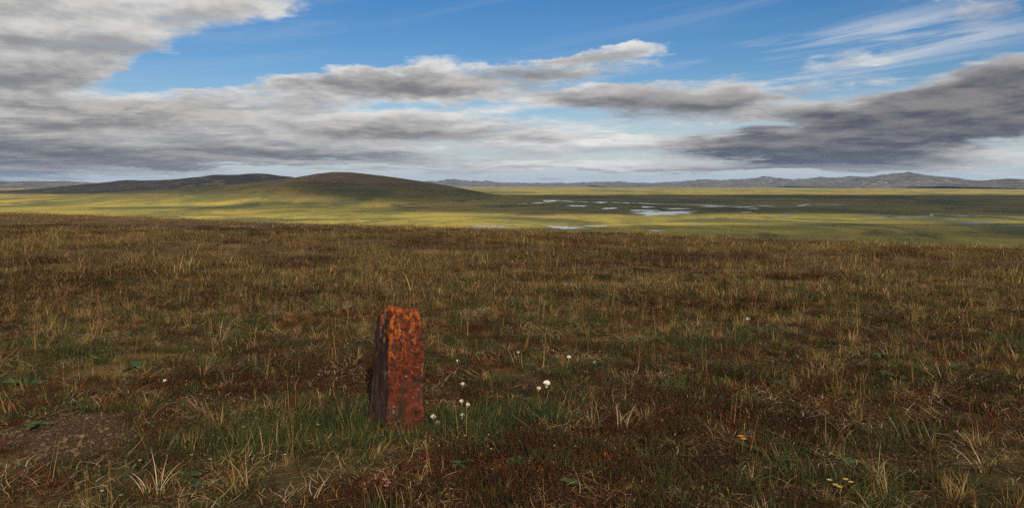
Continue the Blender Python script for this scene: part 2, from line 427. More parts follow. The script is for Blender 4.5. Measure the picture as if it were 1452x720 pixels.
# ------------------------------------------------------------------ the ground sheet
def ground_sheet():
    inner = np.linspace(-0.80, 0.80, 361)
    outer = np.linspace(0.80, 2 * math.pi - 0.80, 90)[1:-1]
    th = np.concatenate([inner, outer])
    r1 = np.geomspace(0.35, 3.2, 24)[:-1]
    r2 = np.geomspace(3.2, 30, 330)[:-1]
    r3 = np.geomspace(30, 700, 170)[:-1]
    r4 = np.geomspace(700, 70000, 60)
    r_all = np.concatenate([[0.02], r1, r2, r3, r4])
    T, Q = np.meshgrid(th, r_all)
    X, Y = Q * np.sin(T), Q * np.cos(T)
    Z = ground_z(X, Y)
    o = mesh_grid('ground', X, Y, Z, m_ground, closed=True)
    s_, g_, h_ = maps(X.ravel(), Y.ravel())
    at = o.data.attributes.new('veg', 'FLOAT_COLOR', 'POINT')
    at.data.foreach_set('color', np.stack([s_, g_, h_, np.ones_like(s_)], -1).astype(np.float32).ravel())
    tag(o, 'brown tundra slope running down to a wide green plain', kind='structure')
    return o
ground_sheet()

# ------------------------------------------------------------------ hill and mountains
def crest_range(name, crest, D, front, back, mat, label, gully=0.25, gsc=400.0, nx=260, ny=120, seed=0, sharp=1.0, floor=-3.0, pw=1.0):
    us = np.array([c_[0] for c_ in crest], float); vs_ = np.array([c_[1] for c_ in crest], float)
    xs_c = (us - 726) / F_PX * D
    hs_c = np.array([(262 - v_) / F_PX * D + (EYE - PLAIN) for v_ in vs_])
    xs = np.linspace(xs_c[0], xs_c[-1], nx)
    # smooth interpolation of the crest line
    hs = np.interp(xs, xs_c, hs_c)
    ksz = 5; hs = np.convolve(np.pad(hs, ksz // 2, 'edge'), np.ones(ksz) / ksz, 'valid')
    if D > 15000: hs = hs + (fbm(xs / (D * .010), xs * 0 + seed, 5, .6, seed=seed) - .5) * D * .0050 * np.clip(hs / hs.max(), 0, 1)
    t = np.linspace(-1, 1, ny)
    Xg, Tg = np.meshgrid(xs, t)
    Hg = np.repeat(hs[None], ny, 0)
    wig = (fbm(Xg / (gsc * 4), Tg * 1.2, 3, seed=seed + 3) - .5) * .25
    Yg = D + np.where(Tg < 0, Tg * front, Tg * back)
    tt = np.clip(np.abs(Tg + wig * (1 - np.abs(Tg))), 0, 1)
    bell = (0.5 + 0.5 * np.cos(math.pi * tt)) ** pw
    rg = ridged(Xg / gsc, Yg / (gsc * 2.2), 5, seed=seed)
    cut = 1 - gully * (1 - rg) * np.sin(math.pi * np.clip(tt, 0, 1)) ** .7
    Z = PLAIN + floor + (Hg - floor) * bell * cut
    o = mesh_grid(name, Xg, Yg, Z, mat)
    mx = max(hs.max(), 1)
    at = o.data.attributes.new('rise', 'FLOAT', 'POINT')
    at.data.foreach_set('value', np.clip((Z - PLAIN) / mx, 0, 1).astype(np.float32).ravel())
    tag(o, label, kind='structure')
    return o

crest_range('hill', [(-420, 290), (-250, 286), (-60, 284), (65, 279), (150, 274), (225, 269), (300, 264.5), (350, 260), (400, 255), (430, 250.5), (450, 246.5), (475, 244), (500, 244.5),
            (525, 247), (550, 250), (600, 257), (650, 266), (690, 274), (730, 280), (800, 283.5), (860, 286)],
            4500, 1750, 2000, m_hill, 'broad rounded brown hill rising from the plain', gully=.16, gsc=260, nx=420, ny=200, seed=2, floor=-2.0, pw=1.1)
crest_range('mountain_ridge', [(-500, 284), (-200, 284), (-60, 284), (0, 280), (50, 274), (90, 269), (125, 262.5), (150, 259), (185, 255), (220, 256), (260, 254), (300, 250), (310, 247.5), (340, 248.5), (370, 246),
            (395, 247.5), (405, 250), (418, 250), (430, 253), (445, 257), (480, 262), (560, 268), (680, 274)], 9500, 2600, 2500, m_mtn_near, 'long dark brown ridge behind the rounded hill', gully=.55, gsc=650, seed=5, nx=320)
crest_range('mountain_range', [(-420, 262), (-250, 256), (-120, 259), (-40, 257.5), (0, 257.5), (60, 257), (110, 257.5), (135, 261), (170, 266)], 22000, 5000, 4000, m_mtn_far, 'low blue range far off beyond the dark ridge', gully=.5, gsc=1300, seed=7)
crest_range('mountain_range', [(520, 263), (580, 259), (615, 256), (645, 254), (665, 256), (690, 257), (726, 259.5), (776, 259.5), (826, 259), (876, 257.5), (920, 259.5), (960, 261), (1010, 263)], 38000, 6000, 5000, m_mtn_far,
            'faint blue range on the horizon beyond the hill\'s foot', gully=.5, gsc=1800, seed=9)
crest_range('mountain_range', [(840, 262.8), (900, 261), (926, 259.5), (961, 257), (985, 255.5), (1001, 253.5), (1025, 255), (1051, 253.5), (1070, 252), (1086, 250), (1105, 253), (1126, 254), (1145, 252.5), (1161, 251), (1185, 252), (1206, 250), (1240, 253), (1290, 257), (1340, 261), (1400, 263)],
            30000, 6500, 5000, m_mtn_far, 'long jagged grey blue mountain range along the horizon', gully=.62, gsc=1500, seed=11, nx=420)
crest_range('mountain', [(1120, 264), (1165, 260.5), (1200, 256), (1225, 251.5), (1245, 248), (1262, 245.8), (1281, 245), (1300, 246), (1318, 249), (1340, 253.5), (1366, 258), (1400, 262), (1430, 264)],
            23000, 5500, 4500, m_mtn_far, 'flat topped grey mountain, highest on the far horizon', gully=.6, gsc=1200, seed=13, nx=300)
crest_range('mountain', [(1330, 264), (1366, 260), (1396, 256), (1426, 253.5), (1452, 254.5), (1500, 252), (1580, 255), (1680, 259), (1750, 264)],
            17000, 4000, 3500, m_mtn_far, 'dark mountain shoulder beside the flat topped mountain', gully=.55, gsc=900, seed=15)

# ------------------------------------------------------------------ lakes
m_water, nt, b = new_mat('lake_water')
b.inputs['Base Color'].default_value = (.02, .03, .035, 1); b.inputs['Roughness'].default_value = .04
b.inputs['Specular IOR Level'].default_value = .5; b.inputs['IOR'].default_value = 1.33
geo = nt.new('ShaderNodeNewGeometry')
bump(nt, b, nt.noise(geo.outputs['Position'], .6, 3, .5), .35, .12)
LAKES = [  # u, v, half width px, half height px, skew
    (940, 302, 42, 3.4, .5), (915, 298.5, 16, 1.2, 0), (695, 322, 36, 1.8, 0), (800, 322.5, 28, 2.2, -.8), (845, 320.5, 16, 1.0, 0), (930, 327, 9, .8, 0),
    (782, 284.5, 12, 1.2, 0), (757, 287.5, 10, 1.0, 0), (736, 288.5, 10, .8, 0), (748, 284.0, 7, .8, .5), (818, 292, 12, 1.1, 0), (852, 287, 8, .9, 0), (865, 295.5, 10, 1.0, .7), (918, 293.5, 8, .9, 0),
    (1008, 292.5, 12, .8, 0), (1052, 293.5, 10, 1.0, 0), (1068, 296, 7, .9, 0), (1056, 301, 9, .9, .6), (1086, 292, 9, .9, -.6), (1116, 306.5, 8, 1.3, .6), (1250, 306.5, 10, .9, -.4), (1276, 309.5, 13, .8, 1.0),
    (1180, 290, 20, .6, 0), (1385, 316, 26, .5, .6), (528, 321, 22, 1.2, 0), (985, 318, 9, .9, 0), (960, 296, 16, .8, 0),
]
for i, (u, v, hw, hh, sk) in enumerate(LAKES):
    cx, cy = hit_plain(u, v)
    dd = math.hypot(cx, cy)
    rx = hw * dd / F_PX; ry = .72 * hh * dd * dd / (F_PX * (EYE - PLAIN))
    n = 110; ph = np.linspace(0, 2 * math.pi, n, endpoint=False)
    rr = np.clip(1 + 1.0 * (fbm(2.6 * np.cos(ph) + i * 3.3, 2.6 * np.sin(ph) + i, 4, .6, seed=i) - .5) * 2, .22, 2)
    a0 = math.atan2(cx, cy)
    lx = rr * np.cos(ph) * rx; ly = rr * np.sin(ph) * ry + sk * lx * ry / rx * .8
    wx = cx + lx * math.cos(a0) + ly * math.sin(a0); wy = cy - lx * math.sin(a0) + ly * math.cos(a0)
    vv = [(0, 0, 0)] + [(x_ - cx, y_ - cy, 0) for x_, y_ in zip(wx, wy)]
    o = mesh_obj('lake', vv, [(0, 1 + j, 1 + (j + 1) % n) for j in range(n)], m_water)
    o.location = (cx, cy, PLAIN + .15 + .01 * (i % 5))
    tag(o, 'still pale lake on the green plain', kind='structure')

def river(pts, w, seed):
    P_ = np.array([hit_plain(u, v) for u, v in pts]); t = np.linspace(0, len(pts) - 1, 160)
    x_ = np.interp(t, range(len(pts)), P_[:, 0]); y_ = np.interp(t, range(len(pts)), P_[:, 1])
    sp = np.hypot(np.gradient(x_), np.gradient(y_)).mean() * 160
    x_ = x_ + (fbm(t * 2.1, t * 0, 3, seed=seed) - .5) * sp * .05; y_ = y_ + (fbm(t * 2.3, t * 0 + 5, 3, seed=seed + 1) - .5) * sp * .22
    dx, dy = np.gradient(x_), np.gradient(y_); L_ = np.hypot(dx, dy); ww = w * (.4 + 1.2 * fbm(t * 3, t * 0 + 2, 2, seed=seed + 2))
    V = []
    for a_, b_, nx_, ny_, q in zip(x_, y_, -dy / L_, dx / L_, ww): V += [(a_ + nx_ * q, b_ + ny_ * q, PLAIN + .12), (a_ - nx_ * q, b_ - ny_ * q, PLAIN + .12)]
    o = mesh_obj('river', V, [(2 * i, 2 * i + 1, 2 * i + 3, 2 * i + 2) for i in range(159)], m_water)
    tag(o, 'narrow winding channel across the dark marshy plain', kind='structure')
river([(735, 288), (790, 285), (860, 287), (940, 290), (1060, 292), (1200, 290)], 14, 61)
river([(1200, 303), (1260, 308), (1330, 304), (1400, 308), (1500, 305)], 8, 64)
river([(1280, 316), (1350, 317.5), (1420, 320), (1500, 321)], 3, 67)

# ------------------------------------------------------------------ clouds above and behind the viewer, whose shade lies on the land
m_cloud = bpy.data.materials.new('cloud'); m_cloud.use_nodes = True
nt = NT(m_cloud.node_tree); nt.n.clear()
mo = nt.new('ShaderNodeOutputMaterial')
tcn = nt.new('ShaderNodeTexCoord'); oi = nt.new('ShaderNodeObjectInfo')
pc = tcn.outputs['Object']
at = nt.new('ShaderNodeAttribute', attribute_name='edge')
geo = nt.new('ShaderNodeNewGeometry')
nz = nt.noise(nt.mapping(geo.outputs['Position'], scale=(1/1100, 1/1100, 1/900)), 1, 6, .58, .4)
fz = nt.math('ADD', at.outputs['Fac'], nt.math('MULTIPLY', nt.math('SUBTRACT', nz, .5), .9))
den = nt.math('MULTIPLY', nt.rng(fz, .08, .34), nt.new('ShaderNodeAttribute', attribute_name='dens').outputs['Fac'])
tr = nt.new('ShaderNodeBsdfTransparent')
df = nt.new('ShaderNodeBsdfDiffuse'); df.inputs[0].default_value = (.85, .85, .86, 1)
tl = nt.new('ShaderNodeBsdfTranslucent'); tl.inputs[0].default_value = (.75, .75, .77, 1)
m1 = nt.new('ShaderNodeMixShader'); m1.inputs[0].default_value = .5; nt.l.new(df.outputs[0], m1.inputs[1]); nt.l.new(tl.outputs[0], m1.inputs[2])
m2 = nt.new('ShaderNodeMixShader'); nt.l.new(den, m2.inputs[0]); nt.l.new(tr.outputs[0], m2.inputs[1]); nt.l.new(m1.outputs[0], m2.inputs[2])
nt.l.new(m2.outputs[0], mo.inputs['Surface'])
def cloud(sx, sy, rx, ry, rot=0.0, alt=2500.0, thick=260.0, seed=0, dens=.8):
    """a flat heap of cloud whose shade centres on (sx, sy)"""
    k_ = alt / math.tan(R(SUN_EL)); hx, hy = math.sin(R(SUN_AZ)) * k_, math.cos(R(SUN_AZ)) * k_
    nr, na = 40, 120
    q = np.linspace(0.002, 1, nr); a = np.linspace(0, 2 * math.pi, na, endpoint=False)
    A_, Q_ = np.meshgrid(a, q)
    wob = 1 + .25 * (fbm(1.7 * np.cos(A_) + seed * 5, 1.7 * np.sin(A_), 4, seed=seed) - .5) * 2
    x = Q_ * wob * np.cos(A_) * rx; y = Q_ * wob * np.sin(A_) * ry
    lump = fbm(x / 900 + seed, y / 900, 5, seed=seed + 2)
    prof = np.sqrt(np.clip(1 - Q_ ** 2, 0, 1))
    top = thick * prof * (.35 + 1.1 * lump); bot = -thick * .3 * prof * (.5 + .8 * fbm(x / 700, y / 700, 4, seed=seed + 4))
    X = np.concatenate([x, x[::-1]]); Y = np.concatenate([y, y[::-1]]); Z = np.concatenate([top, bot[::-1]])
    E = np.concatenate([1 - Q_, (1 - Q_)[::-1]])
    o = mesh_grid('cloud', X, Y, Z, m_cloud, closed=True)
    at_ = o.data.attributes.new('edge', 'FLOAT', 'POINT')
    at_.data.foreach_set('value', np.clip(E * 3.0, 0, .75).astype(np.float32).ravel())
    o.data.attributes.new('dens', 'FLOAT', 'POINT').data.foreach_set('value', np.full(E.size, dens, np.float32))
    o.location = (sx + hx, sy + hy, alt); o.rotation_euler.z = R(rot)
    tag(o, 'flat grey cloud overhead shading the tundra', kind='structure')
    return o
cloud(0, -1950, 6500, 3000, seed=1, dens=.34)
cloud(1600, 980, 1700, 370, seed=6, dens=.85)
cloud(2800, 3850, 4400, 2450, seed=2, dens=.9)
cloud(-350, 2450, 700, 260, seed=9, dens=.4)  # added cloud, out of view, to vary the shade mid-plain
cloud(-800, 4950, 1750, 1650, seed=3, dens=.50)
cloud(-4200, 9300, 4600, 2900, seed=4, dens=.55)

# ------------------------------------------------------------------ the standing stone
def stone_mat(name, dark):
    m, nt, b = new_mat(name)
    tcn = nt.new('ShaderNodeTexCoord'); p = tcn.outputs['Object']
    z = nt.sep(p)[2]
    streak = nt.noise(nt.mapping(p, scale=(26, 26, 3.2)), 1, 6, .62, .4)
    patch = nt.noise(nt.mapping(p, scale=(13, 13, 5)), 1, 6, .64, .5); speck = nt.noise(p, 34, 5, .65); grain = nt.noise(p, 120, 4, .6)
    if dark:
        c = nt.mix(nt.rng(streak, .38, .62), (.008, .007, .008), (.034, .027, .030))
        c = nt.mix(nt.math('MULTIPLY', nt.rng(nt.math('ADD', streak, nt.math('MULTIPLY', z, .16)), .66, .74), .55), c, (.20, .20, .22))
    else:
        c = nt.mix(nt.rng(streak, .36, .64), (.030, .018, .014), (.085, .043, .027))
        c = nt.mix(nt.math('MULTIPLY', nt.rng(speck, .50, .66), .6), c, (.035, .018, .014))
    # crust lichens: deep red over the face, orange towards the top, pale grey specks
    red = nt.math('ADD', patch, nt.math('MULTIPLY', nt.math('SUBTRACT', z, .20), .12))
    w = .12 if dark else 1.0
    c = nt.mix(nt.math('MULTIPLY', nt.rng(red, .44, .51), .85 * w), c, nt.mix(nt.rng(speck, .40, .62), (.062, .013, .009), (.150, .032, .013)))
    org = nt.math('ADD', nt.math('MULTIPLY', nt.math('SUBTRACT', z, .62), .80), nt.math('MULTIPLY', nt.math('SUBTRACT', nt.noise(nt.mapping(p, scale=(17, 17, 6.5)), 1, 6, .68, .6), .5), 1.9))
    if dark: org = nt.math('SUBTRACT', org, .06)
    c = nt.mix(nt.math('MULTIPLY', nt.rng(org, .03, .13), .9), c, nt.mix(nt.rng(speck, .36, .62), (.14, .036, .010), (.36, .098, .018)))
    pale = nt.math('ADD', nt.noise(p, 22, 7, .7, .3), nt.math('MULTIPLY', nt.noise(p, 5, 3, .5), .35))
    c = nt.mix(nt.math('MULTIPLY', nt.rng(pale, .775, .86), .6 * w + .05), c, (.36, .29, .25))
    hole = nt.noise(nt.vmath('ADD', p, (4, 2, 7)), 30, 5, .65)
    c = nt.mix(nt.math('MULTIPLY', nt.rng(hole, .53, .60), .85), c, (.018, .012, .010))
    crack = nt.noise(nt.mapping(p, scale=(14, 14, 2.0)), 1, 5, .6, 1.2)
    crack = nt.math('ABSOLUTE', nt.math('SUBTRACT', crack, .5))
    c = nt.mix(nt.rng(crack, .012, .004, 0, .85), c, (.010, .008, .007))
    nt.put(b.inputs['Base Color'], c); b.inputs['Roughness'].default_value = .95
    bump(nt, b, nt.math('ADD', nt.math('MULTIPLY', speck, .7), nt.math('ADD', nt.math('MULTIPLY', grain, .35), streak)), .9, .012)
    return m
m_stone, m_stone_dark = stone_mat('lichened_stone', False), stone_mat('dark_slate', True)

def n3(x, y, z, s_, seed):  # cheap 3-D noise from planar slices
    return (fbm(x * s_ + z * s_ * .37, z * s_, 4, seed=seed) + fbm(y * s_ - z * s_ * .29, z * s_ + 7.7, 4, seed=seed + 1)) / 2
def prism(name, poly_lo, poly_hi, top_fn, z_lo, mat, parent, rough=.012, seed=0, rings=110, round_=.22, per=26):
    """upright block between a base and a top outline; the sides weathered and split along the grain"""
    def ring_pts(poly):
        poly = np.array(poly, float); m = len(poly); pts = []
        for i in range(m):
            a, b_, c_ = poly[i - 1], poly[i], poly[(i + 1) % m]
            e0, e1 = b_ + (a - b_) * round_ * .5, b_ + (c_ - b_) * round_ * .5
            for t in np.linspace(0, 1, 6):   # rounded corner
                pts.append((1 - t) ** 2 * e0 + 2 * t * (1 - t) * b_ + t * t * e1)
            nxt = c_ + (b_ - c_) * round_ * .5
            for t in np.linspace(0, 1, per)[1:-1]: pts.append(e1 + (nxt - e1) * t)
        return np.array(pts)
    lo, hi = ring_pts(poly_lo), ring_pts(poly_hi)
    n = len(lo); V = []
    ts = np.linspace(0, 1, rings)
    for t in ts:
        r_ = lo * (1 - t) + hi * t
        zt = np.array([top_fn(x_, y_) for x_, y_ in r_])
        z = z_lo + (zt - z_lo) * t
        cen = r_.mean(0); dr = r_ - cen; ln = np.linalg.norm(dr, axis=1, keepdims=True); dr = dr / ln
        grain_ = ridged(np.arctan2(dr[:, 1], dr[:, 0]) * 4.2 + z * .5, z * 1.3, 4, seed=seed + 4) - .6
        amp = rough * (n3(r_[:, 0], r_[:, 1], z, 9, seed) - .5) * 3 + rough * 1.1 * grain_ + rough * .9 * (n3(r_[:, 0], r_[:, 1], z, 30, seed + 7) - .5)
        edge = sstep(t, .93, 1.0) * .012
        r2 = r_ + dr * (amp - edge)[:, None]
        V.append(np.column_stack([r2, z]))
    top = V[-1]
    for f in (.86, .66, .44, .22):
        cen = top[:, :2].mean(0); xy = cen + (top[:, :2] - cen) * f
        z = np.array([top_fn(x_, y_) for x_, y_ in xy]) + .010 + .035 * (n3(xy[:, 0], xy[:, 1], xy[:, 0] * 0 + .5, 14, seed + 2) - .5)
        V.append(np.column_stack([xy, z]))
    V = np.array(V); nr = len(V)
    verts = V.reshape(-1, 3).tolist(); cen = V[-1].mean(0); verts.append(cen.tolist())
    faces = [(i * n + j, i * n + (j + 1) % n, (i + 1) * n + (j + 1) % n, (i + 1) * n + j) for i in range(nr - 1) for j in range(n)]
    faces += [((nr - 1) * n + j, (nr - 1) * n + (j + 1) % n, len(verts) - 1) for j in range(n)]
    return mesh_obj(name, verts, faces, mat, parent)

stone = empty('standing_stone', STONE, rz=math.atan2(-STONE[0], STONE[1]))
tag(stone, 'upright weathered stone post crusted with orange and red lichen', 'standing stone')
def top_main(x, y):
    z = .836 + .010 * math.sin(x * 55 + 1)
    z += .022 * math.exp(-((x + .060) / .050) ** 2)          # the higher lobe
    z -= .050 * math.exp(-((x - .018) / .014) ** 2) * (1 if y < .10 else .5)   # notch
    z += .008 * math.exp(-((x - .060) / .022) ** 2)
    z -= 1.3 * max(0, x - .092) + .9 * max(0, -.095 - x)
    return z + .05 * (y - .08)
prism('stone_body', [(-.124, -.006), (.136, -.030), (.146, .150), (-.150, .170)], [(-.084, .008), (.134, .000), (.130, .150), (-.130, .150)], top_main, -.14, m_stone, stone, rough=.017, seed=3)
prism('split_slab', [(-.190, .056), (-.130, .010), (-.120, .070), (-.170, .165)], [(-.142, .056), (-.092, .022), (-.080, .070), (-.128, .140)], lambda x, y: .818 + .25 * (x + .12) + .012 * math.sin(y * 60), -.14, m_stone_dark, stone, rough=.008, seed=8, per=14)
prism('split_slab', [(-.250, .095), (-.192, .052), (-.160, .110), (-.195, .200)], [(-.190, .090), (-.146, .054), (-.115, .110), (-.140, .165)], lambda x, y: .775 + .40 * (x + .15) - .012 * math.sin(y * 50), -.14, m_stone_dark, stone, rough=.008, seed=12, per=14)
stone['label'] = 'upright weathered stone post crusted with orange and red lichen'

# ------------------------------------------------------------------ plants
def leaf_mat(name, trans=.25, use_attr=True, color=(.1, .1, .05), vary=.55, rough=.75):
    m = bpy.data.materials.new(name); m.use_nodes = True
    nt = NT(m.node_tree); nt.n.clear()
    mo = nt.new('ShaderNodeOutputMaterial')
    if use_attr:
        a = nt.new('ShaderNodeAttribute', attribute_name='col'); col = a.outputs['Color']
    else:
        rgb = nt.new('ShaderNodeRGB'); rgb.outputs[0].default_value = (*color, 1); col = rgb.outputs[0]
    oi = nt.new('ShaderNodeObjectInfo')
    v = nt.math('ADD', nt.math('MULTIPLY', oi.outputs['Random'], vary), 1 - vary * .5)
    hs = nt.new('ShaderNodeHueSaturation'); nt.l.new(col, hs.inputs['Color']); nt.l.new(v, hs.inputs['Value'])
    geo = nt.new('ShaderNodeNewGeometry')
    f = nt.noise(geo.outputs['Position'], 60, 2, .6)
    c = nt.mix(nt.math('MULTIPLY', nt.rng(f, .45, .7), .35), hs.outputs[0], nt.mix(.5, hs.outputs[0], (.02, .012, .008)))
    p = nt.new('ShaderNodeBsdfPrincipled'); p.inputs['Roughness'].default_value = rough; p.inputs['Specular IOR Level'].default_value = .18
    nt.l.new(c, p.inputs['Base Color'])
    t = nt.new('ShaderNodeBsdfTranslucent'); nt.l.new(c, t.inputs[0])
    mx = nt.new('ShaderNodeMixShader'); mx.inputs[0].default_value = trans
    nt.l.new(p.outputs[0], mx.inputs[1]); nt.l.new(t.outputs[0], mx.inputs[2]); nt.l.new(mx.outputs[0], mo.inputs['Surface'])
    return m
m_leaf = leaf_mat('plant_tissue')

class Veg:
    """collects blades, leaves and stalks with a colour each"""
    def __init__(self): self.v, self.f, self.c, self.n = [], [], [], 0
    def add(self, v, f, c):
        v = np.asarray(v, float); self.v.append(v); self.f += [tuple(i + self.n for i in q) for q in f]
        c = np.asarray(c, float); self.c.append(np.repeat(c[None], len(v), 0) if c.ndim == 1 else c); self.n += len(v)
    def blade(self, root, az_, lean, length, width, col, bend=1.0, seg=4, curl=0.0, tipcol=None):
        """a grass blade: starts leaning by `lean` from upright and bends over by `bend` radians"""
        d_ = np.array([math.sin(az_), math.cos(az_), 0.0]); side = np.array([math.cos(az_), -math.sin(az_), 0.0])
        p = np.array(root, float); V, Cc = [], []; th_ = lean; st = length / seg
        tipcol = col if tipcol is None else tipcol
        for i in range(seg + 1):
            t = i / seg; w = width * (1 - t ** 1.7) * .5
            cc_ = np.array(col) * (1 - t) + np.array(tipcol) * t
            if i < seg: V += [p - side * w, p + side * w]; Cc += [cc_, cc_]
            else: V.append(p); Cc.append(cc_)
            th_ += bend / seg
            d_ = np.array([math.sin(az_ + curl * t), math.cos(az_ + curl * t), 0.0])
            p = p + st * (math.sin(th_) * d_ + math.cos(th_) * np.array([0, 0, 1.0]))
        F = [(2 * i, 2 * i + 1, 2 * i + 3, 2 * i + 2) for i in range(seg - 1)] + [(2 * seg - 2, 2 * seg - 1, 2 * seg)]
        self.add(V, F, np.array(Cc))
    def leaf(self, p, az_, tilt, length, width, col):
        d_ = np.array([math.sin(az_) * math.cos(tilt), math.cos(az_) * math.cos(tilt), math.sin(tilt)])
        side = np.array([math.cos(az_), -math.sin(az_), 0.0]); nrm = np.cross(side, d_)
        p = np.array(p, float); m_ = p + d_ * length * .5 + nrm * width * .18
        self.add([p, m_ + side * width * .5, p + d_ * length, m_ - side * width * .5], [(0, 1, 2, 3)], np.array(col))
    def build(self, name, mat=m_leaf, parent=None, link=True):
        return mesh_obj(name, np.concatenate(self.v), self.f, mat, parent, smooth=True, col=np.concatenate(self.c), link=link)

U = lambda a, b_: float(rng.uniform(a, b_))
def jitter(c, s_=.25):
    return np.clip(np.array(c) * (1 + rng.uniform(-s_, s_)) * (1 + rng.uniform(-.12, .12, 3)), 0, 1)
STRAW = [(.36, .24, .092), (.28, .170, .060), (.21, .120, .042), (.45, .33, .17), (.17, .085, .032), (.24, .175, .055)]
RUST = [(.098, .036, .015), (.068, .027, .012), (.125, .055, .019), (.050, .023, .011), (.035, .020, .012), (.045, .044, .017), (.075, .056, .020), (.034, .024, .015)]
GREEN = [(.038, .060, .016), (.055, .078, .020), (.028, .050, .016), (.075, .085, .024), (.042, .070, .026)]
OLIVE = [(.080, .070, .022), (.10, .082, .026), (.062, .060, .020), (.13, .10, .034)]
PALE = [(.52, .42, .29), (.44, .34, .22), (.60, .52, .40), (.36, .26, .15)]
pick = lambda tab: tab[int(rng.integers(len(tab)))]
def disc(r_):
    a = U(0, 2 * math.pi); q = r_ * math.sqrt(U(0, 1)); return q * math.cos(a), q * math.sin(a)

def proto_dry(h=.175, n=42, spread=.07):
    g_ = Veg()
    for _ in range(n):
        x, y = disc(spread); a = math.atan2(x, y) + U(-.9, .9)
        c_ = jitter(pick(STRAW)); L = h * U(.45, 1.25)
        g_.blade((x * .6, y * .6, -.01), a, U(.05, .5), L, U(.0022, .0042), c_ * .75, U(.1, 1.3), 4, U(-.6, .6), c_ * 1.15)
    return g_
def proto_stalk(n=4):
    g_ = Veg()
    for _ in range(n):
        x, y = disc(.06); a = U(0, 6.28); c_ = jitter(STRAW[int(rng.integers(3))])
        L = U(.20, .38); lean = U(.02, .22)
        g_.blade((x, y, -.01), a, lean, L, .0030, c_, U(.02, .35), 5, 0)
        # seed head
        tip = np.array([x, y, 0]) + L * .9 * np.array([math.sin(a) * math.sin(lean + .12), math.cos(a) * math.sin(lean + .12), math.cos(lean + .12)])
        for q in range(7):
            g_.leaf(tip + np.array([0, 0, -.008 * q]), U(0, 6.28), U(.6, 1.3), U(.010, .018), .0035, jitter(c_))
    return g_
def proto_green(n=70, h=.13, spread=.11, tab=GREEN):
    g_ = Veg()
    for _ in range(n):
        x, y = disc(spread); c_ = jitter(pick(tab)) if U(0, 1) > .10 else jitter(pick(STRAW)) * .8
        g_.blade((x, y, -.01), U(0, 6.28), U(.02, .45), h * U(.4, 1.3), U(.0025, .005), c_ * .7, U(.1, 1.1), 4, U(-.5, .5), c_ * 1.2)
    return g_
def proto_mat(tab, n=230, r_=.17, h=.05, leaf=(.008, .019), accents=STRAW):
    """one creeping plant: small leaves and short upright sprigs in two or three related tones"""
    g_ = Veg(); own = [np.array(pick(tab)) * U(.7, 1.25) for _ in range(3)]
    for _ in range(int(n * .6)):
        x, y = disc(r_); z = h * U(.05, .9) * (1 - .5 * (x * x + y * y) / r_ ** 2)
        c_ = jitter(pick(own), .25) if U(0, 1) > .04 else jitter(pick(accents)) * .8
        L = U(*leaf); g_.leaf((x, y, z), U(0, 6.28), U(-.3, 1.25), L, L * U(.24, .48), c_)
    for _ in range(int(n * .4)):
        x, y = disc(r_); c_ = jitter(pick(own), .25)
        g_.blade((x, y, 0), U(0, 6.28), U(.1, .9), h * U(.5, 1.5), leaf[1] * U(.15, .3), c_ * .6, U(-.3, .9), 2, 0, c_ * 1.1)
    for _ in range(14):
        x, y = disc(r_); g_.blade((x, y, 0), U(0, 6.28), U(.3, 1.2), U(.04, .09), .0025, jitter((.06, .035, .022)), U(-.4, .8), 3)
    return g_
def proto_litter(n=34, r_=.18):
    g_ = Veg()
    for _ in range(n):
        x, y = disc(r_); c_ = jitter(pick(STRAW if U(0, 1) > .3 else PALE))
        g_.blade((x, y, U(.005, .045)), U(0, 6.28), U(1.1, 1.5), U(.05, .16), U(.0022, .0042), c_, U(-.35, .8), 4, U(-1.6, 1.6))
    return g_
def proto_curl(n=16, r_=.12):
    g_ = Veg()
    for _ in range(n):
        x, y = disc(r_); c_ = jitter(pick(PALE))
        g_.blade((x, y, U(.005, .035)), U(0, 6.28), U(.7, 1.4), U(.025, .07), U(.003, .0065), c_, U(.4, 2.2), 5, U(-2.8, 2.8))
    return g_
def proto_sward(n=150, r_=.45, h=.20, tabs=(STRAW, STRAW, OLIVE, RUST), w=(.004, .008)):
    g_ = Veg()
    for _ in range(n):
        x, y = disc(r_); c_ = jitter(pick(tabs[int(rng.integers(len(tabs)))]), .35)
        g_.blade((x, y, -.01), U(0, 6.28), U(.05, .95), h * (U(.3, 1.2) if U(0, 1) > .06 else U(1.4, 2.3)), U(*w), c_ * .8, U(.1, 1.2), 3, 0, c_ * 1.15)
    return g_
def proto_far(n=150, r_=.9, h=.24):
    g_ = Veg()
    for _ in range(n):
        x, y = disc(r_); c_ = jitter(pick((STRAW, STRAW, STRAW, OLIVE, RUST)[int(rng.integers(5))]), .3)
        g_.blade((x, y, -.02), U(0, 6.28), U(.02, .5), h * U(.35, 1.25), U(.010, .020), c_ * .85, U(.1, .9), 2, 0, c_ * 1.1)
    return g_

